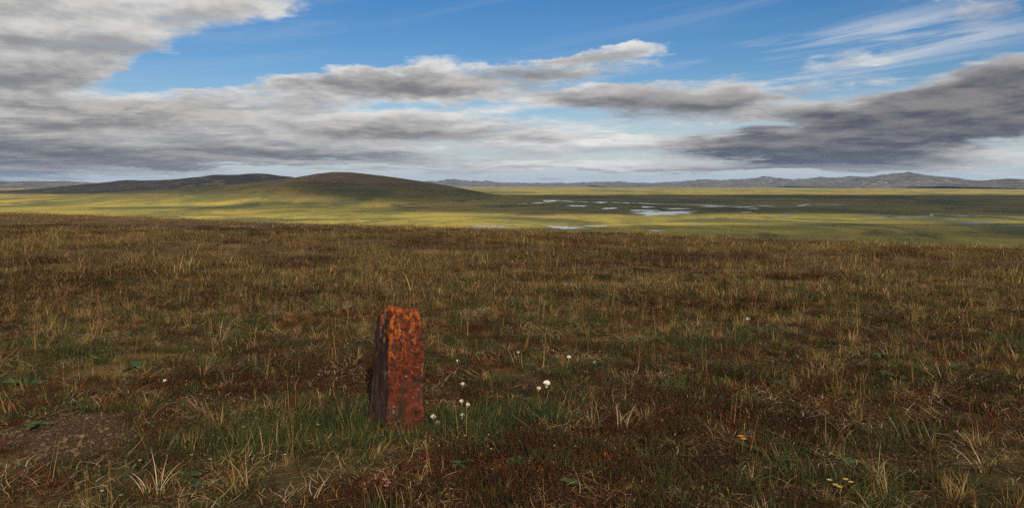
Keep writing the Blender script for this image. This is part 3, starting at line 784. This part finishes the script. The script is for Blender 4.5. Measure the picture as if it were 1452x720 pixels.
def scatter(name, makers, xy, smin, smax, label, zoff=0.0, tilt=.12, clump=0.0):
    """a mass of plants: copies of a few clumps set on points of the ground"""
    col_ = bpy.data.collections.new(name + '_clumps')
    for mk in makers:
        col_.objects.link(mk().build(name + '_clump', link=False))
    n = len(xy); x, y = xy[:, 0], xy[:, 1]
    z = ground_z(x, y) + zoff
    me = bpy.data.meshes.new(name)
    me.vertices.add(n); me.vertices.foreach_set('co', np.stack([x, y, z], -1).astype(np.float32).ravel())
    rot = np.stack([rng.normal(0, tilt, n), rng.normal(0, tilt, n), rng.uniform(0, 2 * math.pi, n)], -1)
    me.attributes.new('rot', 'FLOAT_VECTOR', 'POINT').data.foreach_set('vector', rot.astype(np.float32).ravel())
    me.attributes.new('scl', 'FLOAT', 'POINT').data.foreach_set('value', (rng.uniform(smin, smax, n) * (1 + clump * 2 * (fbm(x / 2.2, y / 2.2, 4, seed=31) - .5))).astype(np.float32))
    me.attributes.new('idx', 'INT', 'POINT').data.foreach_set('value', rng.integers(0, len(makers), n).astype(np.int32))
    me.update()
    o = bpy.data.objects.new(name, me); C.objects.link(o)
    gn = bpy.data.node_groups.new(name + '_nodes', 'GeometryNodeTree')
    gn.interface.new_socket('Geometry', in_out='INPUT', socket_type='NodeSocketGeometry')
    gn.interface.new_socket('Geometry', in_out='OUTPUT', socket_type='NodeSocketGeometry')
    N, L = gn.nodes, gn.links
    i_, o_ = N.new('NodeGroupInput'), N.new('NodeGroupOutput')
    ci = N.new('GeometryNodeCollectionInfo'); ci.inputs['Collection'].default_value = col_
    ci.inputs['Separate Children'].default_value = True; ci.inputs['Reset Children'].default_value = True
    ip = N.new('GeometryNodeInstanceOnPoints'); ip.inputs['Pick Instance'].default_value = True
    def attr(nm, ty):
        a = N.new('GeometryNodeInputNamedAttribute'); a.data_type = ty; a.inputs['Name'].default_value = nm
        return [q for q in a.outputs if q.enabled and q.name == 'Attribute'][0]
    e2r = N.new('FunctionNodeEulerToRotation'); L.new(attr('rot', 'FLOAT_VECTOR'), e2r.inputs[0])
    L.new(i_.outputs[0], ip.inputs['Points']); L.new(ci.outputs[0], ip.inputs['Instance'])
    L.new(attr('idx', 'INT'), ip.inputs['Instance Index']); L.new(e2r.outputs[0], ip.inputs['Rotation'])
    L.new(attr('scl', 'FLOAT'), ip.inputs['Scale']); L.new(ip.outputs[0], o_.inputs[0])
    md = o.modifiers.new('plants', 'NODES'); md.node_group = gn
    tag(o, label, kind='stuff')
    return o

def sector(n, r0, r1, half=.72, bias=2.0):
    """random points in the part of the slope in front of the viewer, even per square metre"""
    a = rng.uniform(-half, half, n); r_ = (rng.uniform(r0 ** bias, r1 ** bias, n)) ** (1 / bias)
    return np.stack([r_ * np.sin(a), r_ * np.cos(a)], -1)
def keep(xy, prob):
    return xy[rng.random(len(xy)) < np.clip(prob, 0, 1)]
SHROOMS = [
    (614, 587.5, 9, 'white mushroom with the wider cap at the stone\'s foot', None), (621.5, 596, 7, 'small white mushroom next to the wider one at the stone\'s foot', None),
    (656, 542, 7, 'white mushrooms strung out in the green grass beside the stone', 'mushrooms beside the stone'), (655, 566, 7.5, 'white mushrooms strung out in the green grass beside the stone', 'mushrooms beside the stone'),
    (663, 571, 6.5, 'white mushrooms strung out in the green grass beside the stone', 'mushrooms beside the stone'), (655.5, 586, 8, 'white mushrooms strung out in the green grass beside the stone', 'mushrooms beside the stone'),
    (774.5, 540, 10.5, 'widest white mushroom of a pair in dry grass away from the stone', None), (764, 548.5, 7.5, 'smaller white mushroom of the pair in dry grass away from the stone', None),
    (807, 504, 6, 'small white mushrooms alone in the straw grass behind the pair', 'mushrooms in the straw grass'), (844, 512, 6, 'small white mushrooms alone in the straw grass behind the pair', 'mushrooms in the straw grass'),
    (735, 498, 5, 'small white mushrooms alone in the straw grass behind the pair', 'mushrooms in the straw grass'), (1060, 451, 6, 'white mushroom far up the slope in brown heath', None),
    (234, 538, 5.5, 'white mushroom at the edge of the bare gravel patch', None), (649, 510, 6, 'white mushroom in heath straight behind the green grass patch', None),
]
MUSH = np.array([hit(q[0], q[1] + q[2] * .9)[:2] for q in SHROOMS])
def clear_stone(xy, r_=.13):
    for mx_, my_ in MUSH:   # grass stays off the mushrooms and the strip just before them
        ex, ey = xy[:, 0] - mx_, xy[:, 1] - my_
        xy = xy[~((np.abs(ex) < .075) & (ey > -.22) & (ey < .06) & (rng.random(len(ex)) < .85))]
    dx, dy = xy[:, 0] - STONE[0], xy[:, 1] - STONE[1]
    return xy[(np.hypot(dx + .03, dy - .07) > max(r_, .165)) & ~((np.abs(dx - .03) < .17) & (dy > -.36) & (dy < 0) & (rng.random(len(dx)) < .8))]
def M(xy): return maps(xy[:, 0], xy[:, 1])

# low mats
p = sector(16000, 2.6, 16); s_, g_, h_ = M(p)
scatter('heath_mat', [lambda: proto_mat(RUST) for _ in range(8)], clear_stone(keep(p, .16 + .72 * h_ - s_ * .9)), .7, 1.3, 'low rust brown heath leaves covering the slope', tilt=.1)
p = sector(15000, 2.6, 16); s_, g_, h_ = M(p)
scatter('moss_mat', [lambda: proto_mat(OLIVE + GREEN, 200, .15, .04, (.006, .014)) for _ in range(6)], clear_stone(keep(p, .42 + .4 * g_ - .22 * h_ - s_ * .7)), .6, 1.25, 'low olive moss and small leaves between the grasses', tilt=.1)
p = sector(5000, 2.6, 13); s_, g_, h_ = M(p); lf_ = sstep(fbm(p[:, 0] / .6, p[:, 1] / .6, 3, seed=61), .50, .64)
scatter('leafy_mat', [lambda: proto_mat(GREEN + [(.05, .10, .035)], 60, .12, .05, (.018, .034), RUST) for _ in range(4)], clear_stone(keep(p, (.05 + .7 * lf_) * (1 - s_))), .6, 1.2, 'patches of small broad green leaves in the turf', tilt=.1)
p = sector(7000, 2.6, 16); s_, g_, h_ = M(p); lf_ = sstep(fbm(p[:, 0] / .7, p[:, 1] / .7, 3, seed=63), .47, .62)
scatter('red_leaf_mat', [lambda: proto_mat([(.17, .035, .018), (.12, .022, .014), (.22, .075, .02)], 90, .13, .045, (.012, .024), RUST) for _ in range(4)], clear_stone(keep(p, .75 * lf_ * (1 - s_) * (1 - .7 * g_))), .6, 1.2, 'patches of small autumn red leaves in the heath', tilt=.1)
# green grass
p = sector(12000, 2.6, 15); s_, g_, h_ = M(p)
scatter('green_grass', [lambda: proto_green() for _ in range(4)], clear_stone(keep(p, .07 + .80 * g_ - s_)), .6, 1.35, 'short dark green grass growing in patches', tilt=.1)
# dry grass
p = sector(8000, 2.6, 16); s_, g_, h_ = M(p); r_ = np.hypot(p[:, 0], p[:, 1]); cl = sstep(fbm(p[:, 0] / .9, p[:, 1] / .9, 4, seed=33), .40, .62)
scatter('dry_grass', [lambda: proto_dry() for _ in range(5)], clear_stone(keep(p, (.03 + .20 * cl + .26 * sstep(r_, 5, 12)) * (1 - .5 * h_) * (1 - .4 * g_) * (1 - s_)), .2), .40, 1.0, 'thin straw coloured dry grass over the slope', clump=.4)
p = sector(4200, 2.6, 26); s_, g_, h_ = M(p)
scatter('grass_stalks', [lambda: proto_stalk() for _ in range(5)], clear_stone(keep(p, .42 * (1 - .3 * h_) * (1 - s_)), .25), .6, 1.15, 'thin upright dry grass stalks with seed heads')
p = sector(5600, 2.6, 16); s_, g_, h_ = M(p)
scatter('plant_litter', [lambda: proto_litter() for _ in range(4)], clear_stone(keep(p, .55 * (1 - .6 * s_) * (1 - .5 * g_))), .6, 1.2, 'dead straw litter lying over the turf', tilt=.05)
p = sector(3600, 2.6, 12); s_, g_, h_ = M(p)
scatter('pale_curls', [lambda: proto_curl() for _ in range(4)], clear_stone(keep(p, .40 * (.5 + h_) * (1 - .4 * s_) * sstep(fbm(p[:, 0] / .8, p[:, 1] / .8, 3, seed=21), .45, .62))), .5, 1.1, 'pale curled dead leaves on the dark mat', tilt=.05)
# farther sward, its kinds in drifts
SW = [('straw_sward', (STRAW, STRAW, OLIVE), 41, 'straw coloured grass drifts farther down the slope'), ('olive_sward', (OLIVE, OLIVE, GREEN, STRAW), 43, 'olive green grass drifts farther down the slope'), ('rusty_sward', (RUST, RUST, STRAW, OLIVE), 45, 'rusty brown grass drifts farther down the slope')]
for nm, tabs, sd, lab in SW:
    p = sector(7000, 10, 36); s_, g_, h_ = M(p); dr = sstep(fbm(p[:, 0] / 3.0, p[:, 1] / 4.5, 4, seed=sd), .40, .60); r_ = np.hypot(p[:, 0], p[:, 1])
    scatter(nm, [lambda: proto_sward(150, .42, .125, tabs, (.0035, .007)) for _ in range(4)], keep(p, (.06 + .65 * dr) * sstep(r_, 9.5, 14) * (1 - .72 * h_)), .45, 1.2, lab, clump=.9, tilt=.15)
p = sector(7000, 10, 45); s_, g_, h_ = M(p)
scatter('heath_sward', [lambda: proto_mat(RUST + [(.03, .018, .012)], 170, .42, .09, (.022, .045)) for _ in range(4)], keep(p, .18 + .75 * h_), .7, 1.3, 'dark heath clumps among the farther grass')
for nm, tabs, sd, lab in (('far_straw_sward', (STRAW, STRAW, STRAW[:4], OLIVE), 51, 'straw grass up to the rim of the slope'), ('far_rusty_sward', (RUST, STRAW, OLIVE, STRAW), 53, 'rusty brown grass up to the rim of the slope')):
    p = sector(15000, 30, 135, .75); dr = sstep(fbm(p[:, 0] / 7, p[:, 1] / 16, 4, seed=sd), .38, .62)
    scatter(nm, [lambda: proto_sward(140, .85, .125, tabs, (.008, .016)) for _ in range(4)], keep(p, (.05 + .75 * dr) * (1 - .5 * M(p)[2])), .5, 1.25, lab, clump=.8)

# ------------------------------------------------------------------ single plants and small things
def smooth_lathe(profile, seg=18):
    V, F_ = [], []
    for (r_, z_) in profile:
        for j in range(seg):
            a = 2 * math.pi * j / seg; V.append((r_ * math.cos(a), r_ * math.sin(a), z_))
    for i in range(len(profile) - 1):
        for j in range(seg): F_.append((i * seg + j, i * seg + (j + 1) % seg, (i + 1) * seg + (j + 1) % seg, (i + 1) * seg + j))
    return V, F_
m_cap, nt, b = new_mat('mushroom_white')
tcn = nt.new('ShaderNodeTexCoord')
nt.put(b.inputs['Base Color'], nt.mix(nt.rng(nt.noise(tcn.outputs['Object'], 90, 5, .6), .42, .68), (.82, .78, .70), (.58, .50, .40)))
b.inputs['Roughness'].default_value = .8
bump(nt, b, nt.noise(tcn.outputs['Object'], 140, 4, .6), .35, .003)
def mushroom(u, v, size, label, group, seed):
    """white domed cap whose centre shows at pixel (u, v); the stalk reaches the ground under it"""
    x, y, z = hit(u, v + size * .9)
    dd = math.hypot(x, y); r_ = size * .5 * dd / F_PX * 1.02
    e = empty('mushroom', (x, y, z - .004), U(0, 6.28), U(-.12, .12), U(-.12, .12))
    sh = max(r_ * 1.2, .022)
    V, F_ = smooth_lathe([(r_ * .42, -.012), (r_ * .34, sh * .4), (r_ * .30, sh + r_ * .1)], 12)
    mesh_obj('stalk', V, F_, m_cap, e)
    prof = [(.001, .95), (.3, .92), (.58, .80), (.82, .58), (.97, .28), (1.0, .08), (.93, -.06), (.7, -.02), (.36, .06)]
    V, F_ = smooth_lathe([(a * r_, sh + b_ * r_) for a, b_ in prof], 20)
    V = [(x_ * (1 + .10 * math.sin(3 * math.atan2(y_, x_) + seed)), y_ * (1 + .08 * math.cos(2 * math.atan2(y_, x_) + seed)), z_ + .06 * r_ * math.sin(2 * math.atan2(y_, x_) + seed)) for x_, y_, z_ in V]
    mesh_obj('cap', V, F_, m_cap, e)
    tag(e, label, 'mushroom', group)
for i, (u, v, sz, lab, grp) in enumerate(SHROOMS): mushroom(u, v, sz, lab, grp, i)

m_stem = leaf_mat('stem_green', .15, False, (.045, .06, .02), .3)
m_broad = leaf_mat('broad_leaf', .25, True, vary=.3, rough=.55)
def flower(u, v, size, petal_mat, name, label, group, petals=6, h=.06):
    """a small flower whose head shows at pixel (u, v)"""
    x, y, z = hit(u, v + 12)
    dd = math.hypot(x, y); r_ = size * .5 * dd / F_PX
    e = empty(name, (x, y, z), U(0, 6.28))
    g_ = Veg(); g_.blade((0, 0, -.01), 0, 0, h + .012, .004, (.05, .06, .02), .05, 4); g_.blade((.001, 0, -.01), 1.57, 0, h + .012, .004, (.05, .06, .02), .05, 4)
    g_.build('stem', m_leaf, e)
    V, F_ = smooth_lathe([(.0005, r_ * .4), (r_ * .22, r_ * .32), (r_ * .30, .0), (.0005, -r_ * .2)], 8)
    c_ = mesh_obj('flower_centre', V, F_, petal_mat[1], e); c_.location = (0, 0, h)
    for k_ in range(petals):
        a = 2 * math.pi * k_ / petals
        V = [(0, 0, 0), (r_ * .34, r_ * .45, r_ * .22), (r_ * .22, r_ * .95, r_ * .38), (0, r_ * 1.05, r_ * .36), (-r_ * .22, r_ * .95, r_ * .38), (-r_ * .34, r_ * .45, r_ * .22), (0, r_ * .55, r_ * .10)]
        pt = mesh_obj('petal', V, [(0, 1, 6), (1, 2, 6), (2, 3, 6), (3, 4, 6), (4, 5, 6), (5, 0, 6)], petal_mat[0], e)
        pt.location = (0, 0, h); pt.rotation_euler.z = a
    for k_ in range(3):
        g_ = Veg(); g_.leaf((0, 0, .006), k_ * 2.1 + U(-.4, .4), U(.1, .6), .028, .010, jitter(pick(GREEN))); g_.build('leaf', m_leaf, e)
    tag(e, label, 'flower', group)
yl = (leaf_mat('yellow_petal', .3, False, (.72, .42, .035), .2), leaf_mat('flower_eye', 0, False, (.35, .18, .02), .2))
py = (leaf_mat('pale_yellow_petal', .3, False, (.72, .60, .20), .2), yl[1])
pk = (leaf_mat('pink_petal', .3, False, (.55, .16, .24), .2), leaf_mat('flower_eye_pink', 0, False, (.30, .07, .10), .2))
wh = (leaf_mat('white_petal', .3, False, (.78, .76, .68), .2), yl[1])
for (u, v) in ((1050, 620), (1054, 624)): flower(u, v, 8, yl, 'flower', 'bright yellow flowers close together in the dark heath', 'bright yellow flowers')
for (u, v) in ((1176, 684), (1184, 691), (1206, 687), (1199, 683), (1190, 694)): flower(u, v, 7, py, 'flower', 'pale yellow flowers growing among rusty heath and green grass', 'pale yellow flowers')
for (u, v) in ((438, 624), (442, 628)): flower(u, v, 7, pk, 'flower', 'pink flowers in short green grass left of the stone', 'pink flowers by the stone', 7, .05)
for (u, v) in ((545, 681), (551, 686), (548, 690)): flower(u, v, 8, pk, 'flower', 'pink flowers below the stone among dry straw', 'pink flowers below the stone', 7, .05)
WHITE = [(u + U(-4, 4), v + U(-3, 3)) for u, v in ((275, 640), (295, 645), (320, 618), (370, 612), (385, 606), (402, 642), (345, 600), (236, 690), (280, 552), (200, 648), (690, 615), (712, 622), (700, 632), (657, 616), (601, 645), (604, 660), (452, 600), (380, 640), (148, 693), (170, 700))]
for (u, v) in WHITE: flower(u, v, 4.2, wh, 'flower', 'tiny white flowers dotted through the near turf', 'tiny white flowers', 5, .035)

def broad_plant(u, v, size, n, label, group):
    x, y, z = hit(u, v); dd = math.hypot(x, y); L = size * .80 * dd / F_PX
    e = empty('leafy_plant', (x, y, z + .018), U(0, 6.28))
    for k_ in range(n):
        a = 2 * math.pi * k_ / n + U(-.3, .3); l_ = L * U(.75, 1.15); w_ = l_ * U(.5, .68); lift = U(.15, .6)
        rows = []
        for i, t in enumerate((0, .18, .4, .62, .82, 1.0)):
            wd = w_ * .5 * (.12 if i == 0 else math.sin(math.pi * min(.98, t * .82 + .12)) ** .8); rad = l_ * t
            zz = l_ * (lift * t - .35 * t * t); wav = .04 * l_ * math.sin(5 * t + k_)
            rows.append([(-wd, rad, zz + .22 * wd + wav), (-wd * .5, rad, zz + .02 * l_), (0, rad, zz - .1 * wd), (wd * .5, rad, zz + .02 * l_), (wd, rad, zz + .22 * wd - wav)])
        V = [q for r_ in rows for q in r_]; F_ = [(i * 5 + j, i * 5 + j + 1, i * 5 + j + 6, i * 5 + j + 5) for i in range(5) for j in range(4)]
        c_ = jitter((.050, .095, .034), .3)
        lf = mesh_obj('leaf', V, F_, m_broad, e, col=np.repeat(c_[None], len(V), 0)); lf.rotation_euler.z = a
    tag(e, label, 'plant', group)
for (u, v, sz, n, lab, grp) in [
    (34, 548, 26, 6, 'broad dark green leaves spread beside the bare gravel patch', 'leafy plants by the gravel'), (8, 566, 22, 5, 'broad dark green leaves spread beside the bare gravel patch', 'leafy plants by the gravel'),
    (50, 606, 22, 4, 'lone green leafy plant growing out of the bare gravel', None), (196, 524, 26, 6, 'leafy plant in straw grass behind the bare gravel', None),
    (262, 682, 30, 6, 'large green leaves low in the turf between straw tufts', 'leafy plants between straw tufts'), (287, 692, 26, 5, 'large green leaves low in the turf between straw tufts', 'leafy plants between straw tufts'),
    (734, 656, 26, 6, 'small bright leaf rosette in bare heath right of the stone', None), (650, 662, 20, 5, 'small green leaf rosette in the turf below the mushrooms', None),
    (946, 556, 24, 6, 'green leaf rosette on dark heath among pale curls', None), (1105, 548, 22, 5, 'leaf rosette on the green patch within dark heath', None),
    (1252, 506, 18, 5, 'green leaf rosettes on the darkest heath patch', 'leafy plants on dark heath'), (1265, 538, 22, 6, 'green leaf rosettes on the darkest heath patch', 'leafy plants on dark heath'),
    (1060, 640, 26, 6, 'leafy plant just below the bright yellow flowers', None), (1205, 662, 24, 5, 'leafy plant just above the pale yellow flowers', None), (810, 690, 26, 4, 'leafy plant with few leaves among straw litter', None)]:
    broad_plant(u, v, sz, n, lab, grp)

def straw_tuft(u, v, hpx, n, label, spread=.05, tab=STRAW, bend=(.2, 1.7)):
    x, y, z = hit(u, v); dd = math.hypot(x, y); h = hpx * dd / F_PX
    e = empty('grass_tuft', (x, y, z), U(0, 6.28))
    lean_to, fan = U(0, 6.28), U(.6, 1.5)
    for part, cnt, pal in (('blades', n, PALE[:2] + list(tab[:4])), ('old_blades', n // 2, RUST + list(tab[4:]))):
        g_ = Veg()
        for _ in range(cnt):
            px_, py_ = disc(spread); c_ = jitter(pick(pal))
            g_.blade((px_, py_, -.015), lean_to + float(rng.normal(0, fan)), U(.02, .6), h * U(.4, 1.3), U(.0035, .0065), c_ * .85, U(*bend), 6, U(-1.0, 1.0), c_ * 1.1)
        o = g_.build(part, m_leaf, e); o['kind'] = 'stuff'
    tag(e, label, 'grass tuft')
for (u, v, h, n, lab) in [
    (1245, 694, 60, 34, 'pale straw tuft standing right of the pale yellow flowers'), (1398, 668, 55, 32, 'straw tuft beside dark green grass on the dark heath'),
    (340, 700, 75, 26, 'long bleached grass tuft leaning over large green leaves'), (215, 708, 60, 26, 'bleached curling grass tuft below the bare gravel'),
    (290, 588, 46, 22, 'spreading straw tuft above the green turf left of the stone'), (385, 582, 34, 26, 'dense golden straw tuft between stone and bare gravel'),
    (842, 606, 58, 26, 'upright straw tuft between the mushroom pair and dark heath'), (886, 612, 46, 20, 'arching straw tuft beside the upright straw tuft'),
    (535, 650, 40, 28, 'flattened pale tuft right in front of the stone'), (590, 690, 40, 22, 'bent straw tuft beside the pink flowers below the stone'),
    (1170, 640, 60, 18, 'thin olive tuft above the pale yellow flowers'), (310, 486, 40, 30, 'pale straw tuft in heath far behind the gravel')]:
    straw_tuft(u, v, h, n, lab)
straw_tuft(505, 592, 44, 60, 'lush green grass tuft against the dark side of the stone', .10, GREEN + GREEN[:2], (.2, .9))

# pebbles on the bare gravel patch
m_peb, nt, b = new_mat('pebble')
oi = nt.new('ShaderNodeObjectInfo'); tcn = nt.new('ShaderNodeTexCoord')
c = nt.mix(oi.outputs['Random'], (.050, .032, .020), (.18, .118, .076))
c = nt.mix(nt.math('MULTIPLY', nt.rng(nt.noise(tcn.outputs['Object'], 60, 5, .6), .45, .65), .5), c, (.045, .035, .028))
nt.put(b.inputs['Base Color'], c); bump(nt, b, nt.noise(tcn.outputs['Object'], 120, 4, .6), .5, .004)
def pebble_mesh(seed):
    bm = bmesh.new(); bmesh.ops.create_icosphere(bm, subdivisions=2, radius=1)
    r_ = random.Random(seed)
    planes = [(Vector((r_.uniform(-1, 1), r_.uniform(-1, 1), r_.uniform(-.6, 1))).normalized(), r_.uniform(.55, .85)) for _ in range(9)]
    for v in bm.verts:
        for n_, d_ in planes:
            e_ = v.co.dot(n_) - d_
            if e_ > 0: v.co -= n_ * e_
        v.co.x *= 1.25; v.co.z *= .55
    me = bpy.data.meshes.new('pebble'); bm.to_mesh(me); bm.free(); me.materials.append(m_peb); return me
PEB = [pebble_mesh(i) for i in range(6)]
def put_pebble(x, y, r_, nm, label, group):
    o = bpy.data.objects.new(nm, PEB[int(rng.integers(6))]); C.objects.link(o)
    o.location = (x, y, float(ground_z(x, y)) + r_ * .15); o.scale = (r_, r_, r_ * U(.7, 1.1)); o.rotation_euler = (U(-.25, .25), U(-.25, .25), U(0, 6.28))
    return tag(o, label, 'pebble', group)
cnt = 0
while cnt < 150:
    x, y, _ = hit(U(-20, 215), U(555, 715))
    if float(maps(x, y)[0]) > .55:
        put_pebble(x, y, U(.005, .020) * (1.6 if U(0, 1) > .88 else 1), 'pebble', 'brownish grey pebbles lying on the bare gravel patch', 'pebbles on the bare gravel'); cnt += 1
# finer gravel
vv, ff, n0 = [], [], 0
src = PEB[0]; sv = np.array([v.co[:] for v in src.vertices]); sf = [tuple(p_.vertices) for p_ in src.polygons]
bmx = bmesh.new(); bmesh.ops.create_icosphere(bmx, subdivisions=1, radius=1); iv = np.array([v.co[:] for v in bmx.verts]); jf = [tuple(v.index for v in f_.verts) for f_ in bmx.faces]; bmx.free()
pts = sector(90000, 2.8, 7.0, .72); sm = maps(pts[:, 0], pts[:, 1])[0]; pts = pts[(sm > .4) & (rng.random(len(pts)) < .5)][:5000]
zs = ground_z(pts[:, 0], pts[:, 1])
for (x, y), z in zip(pts, zs):
    r_ = rng.uniform(.002, .0075); q = iv * (1 + rng.uniform(-.3, .3, (len(iv), 1))) * np.array([1.2, 1, .6]) * r_; a = rng.uniform(0, 6.28)
    ca, sa = math.cos(a), math.sin(a)
    vv.append(np.column_stack([q[:, 0] * ca - q[:, 1] * sa + x, q[:, 0] * sa + q[:, 1] * ca + y, q[:, 2] + z]))
    ff += [tuple(i + n0 for i in f_) for f_ in jf]; n0 += len(iv)
m_grav, nt, b = new_mat('gravel')
geo = nt.new('ShaderNodeNewGeometry')
nt.put(b.inputs['Base Color'], nt.mix(geo.outputs['Random Per Island'], (.032, .020, .013), (.15, .095, .060)))
if vv:
    o = mesh_obj('gravel', np.concatenate(vv), ff, m_grav, smooth=False); tag(o, 'fine brown gravel on bare soil patches', kind='stuff')

# ------------------------------------------------------------------ air
m_haze = bpy.data.materials.new('haze'); m_haze.use_nodes = True
nt = NT(m_haze.node_tree); nt.n.clear()
mo = nt.new('ShaderNodeOutputMaterial'); pv = nt.new('ShaderNodeVolumePrincipled')
pv.inputs['Color'].default_value = (.42, .64, 1.0, 1); pv.inputs['Density'].default_value = 0.9e-5; pv.inputs['Anisotropy'].default_value = .2
nt.l.new(pv.outputs[0], mo.inputs['Volume'])
hw, lo_, hi_ = 76000.0, PLAIN - 6.0, 760.0
hv = [(x_, y_, z_) for z_ in (lo_, hi_) for x_, y_ in ((-hw, -hw), (hw, -hw), (hw, hw), (-hw, hw))]
o = mesh_obj('haze', hv, [(3, 2, 1, 0), (4, 5, 6, 7), (0, 1, 5, 4), (1, 2, 6, 5), (2, 3, 7, 6), (3, 0, 4, 7)], m_haze, smooth=False)
tag(o, 'thin blue haze over the distant plain', kind='stuff')
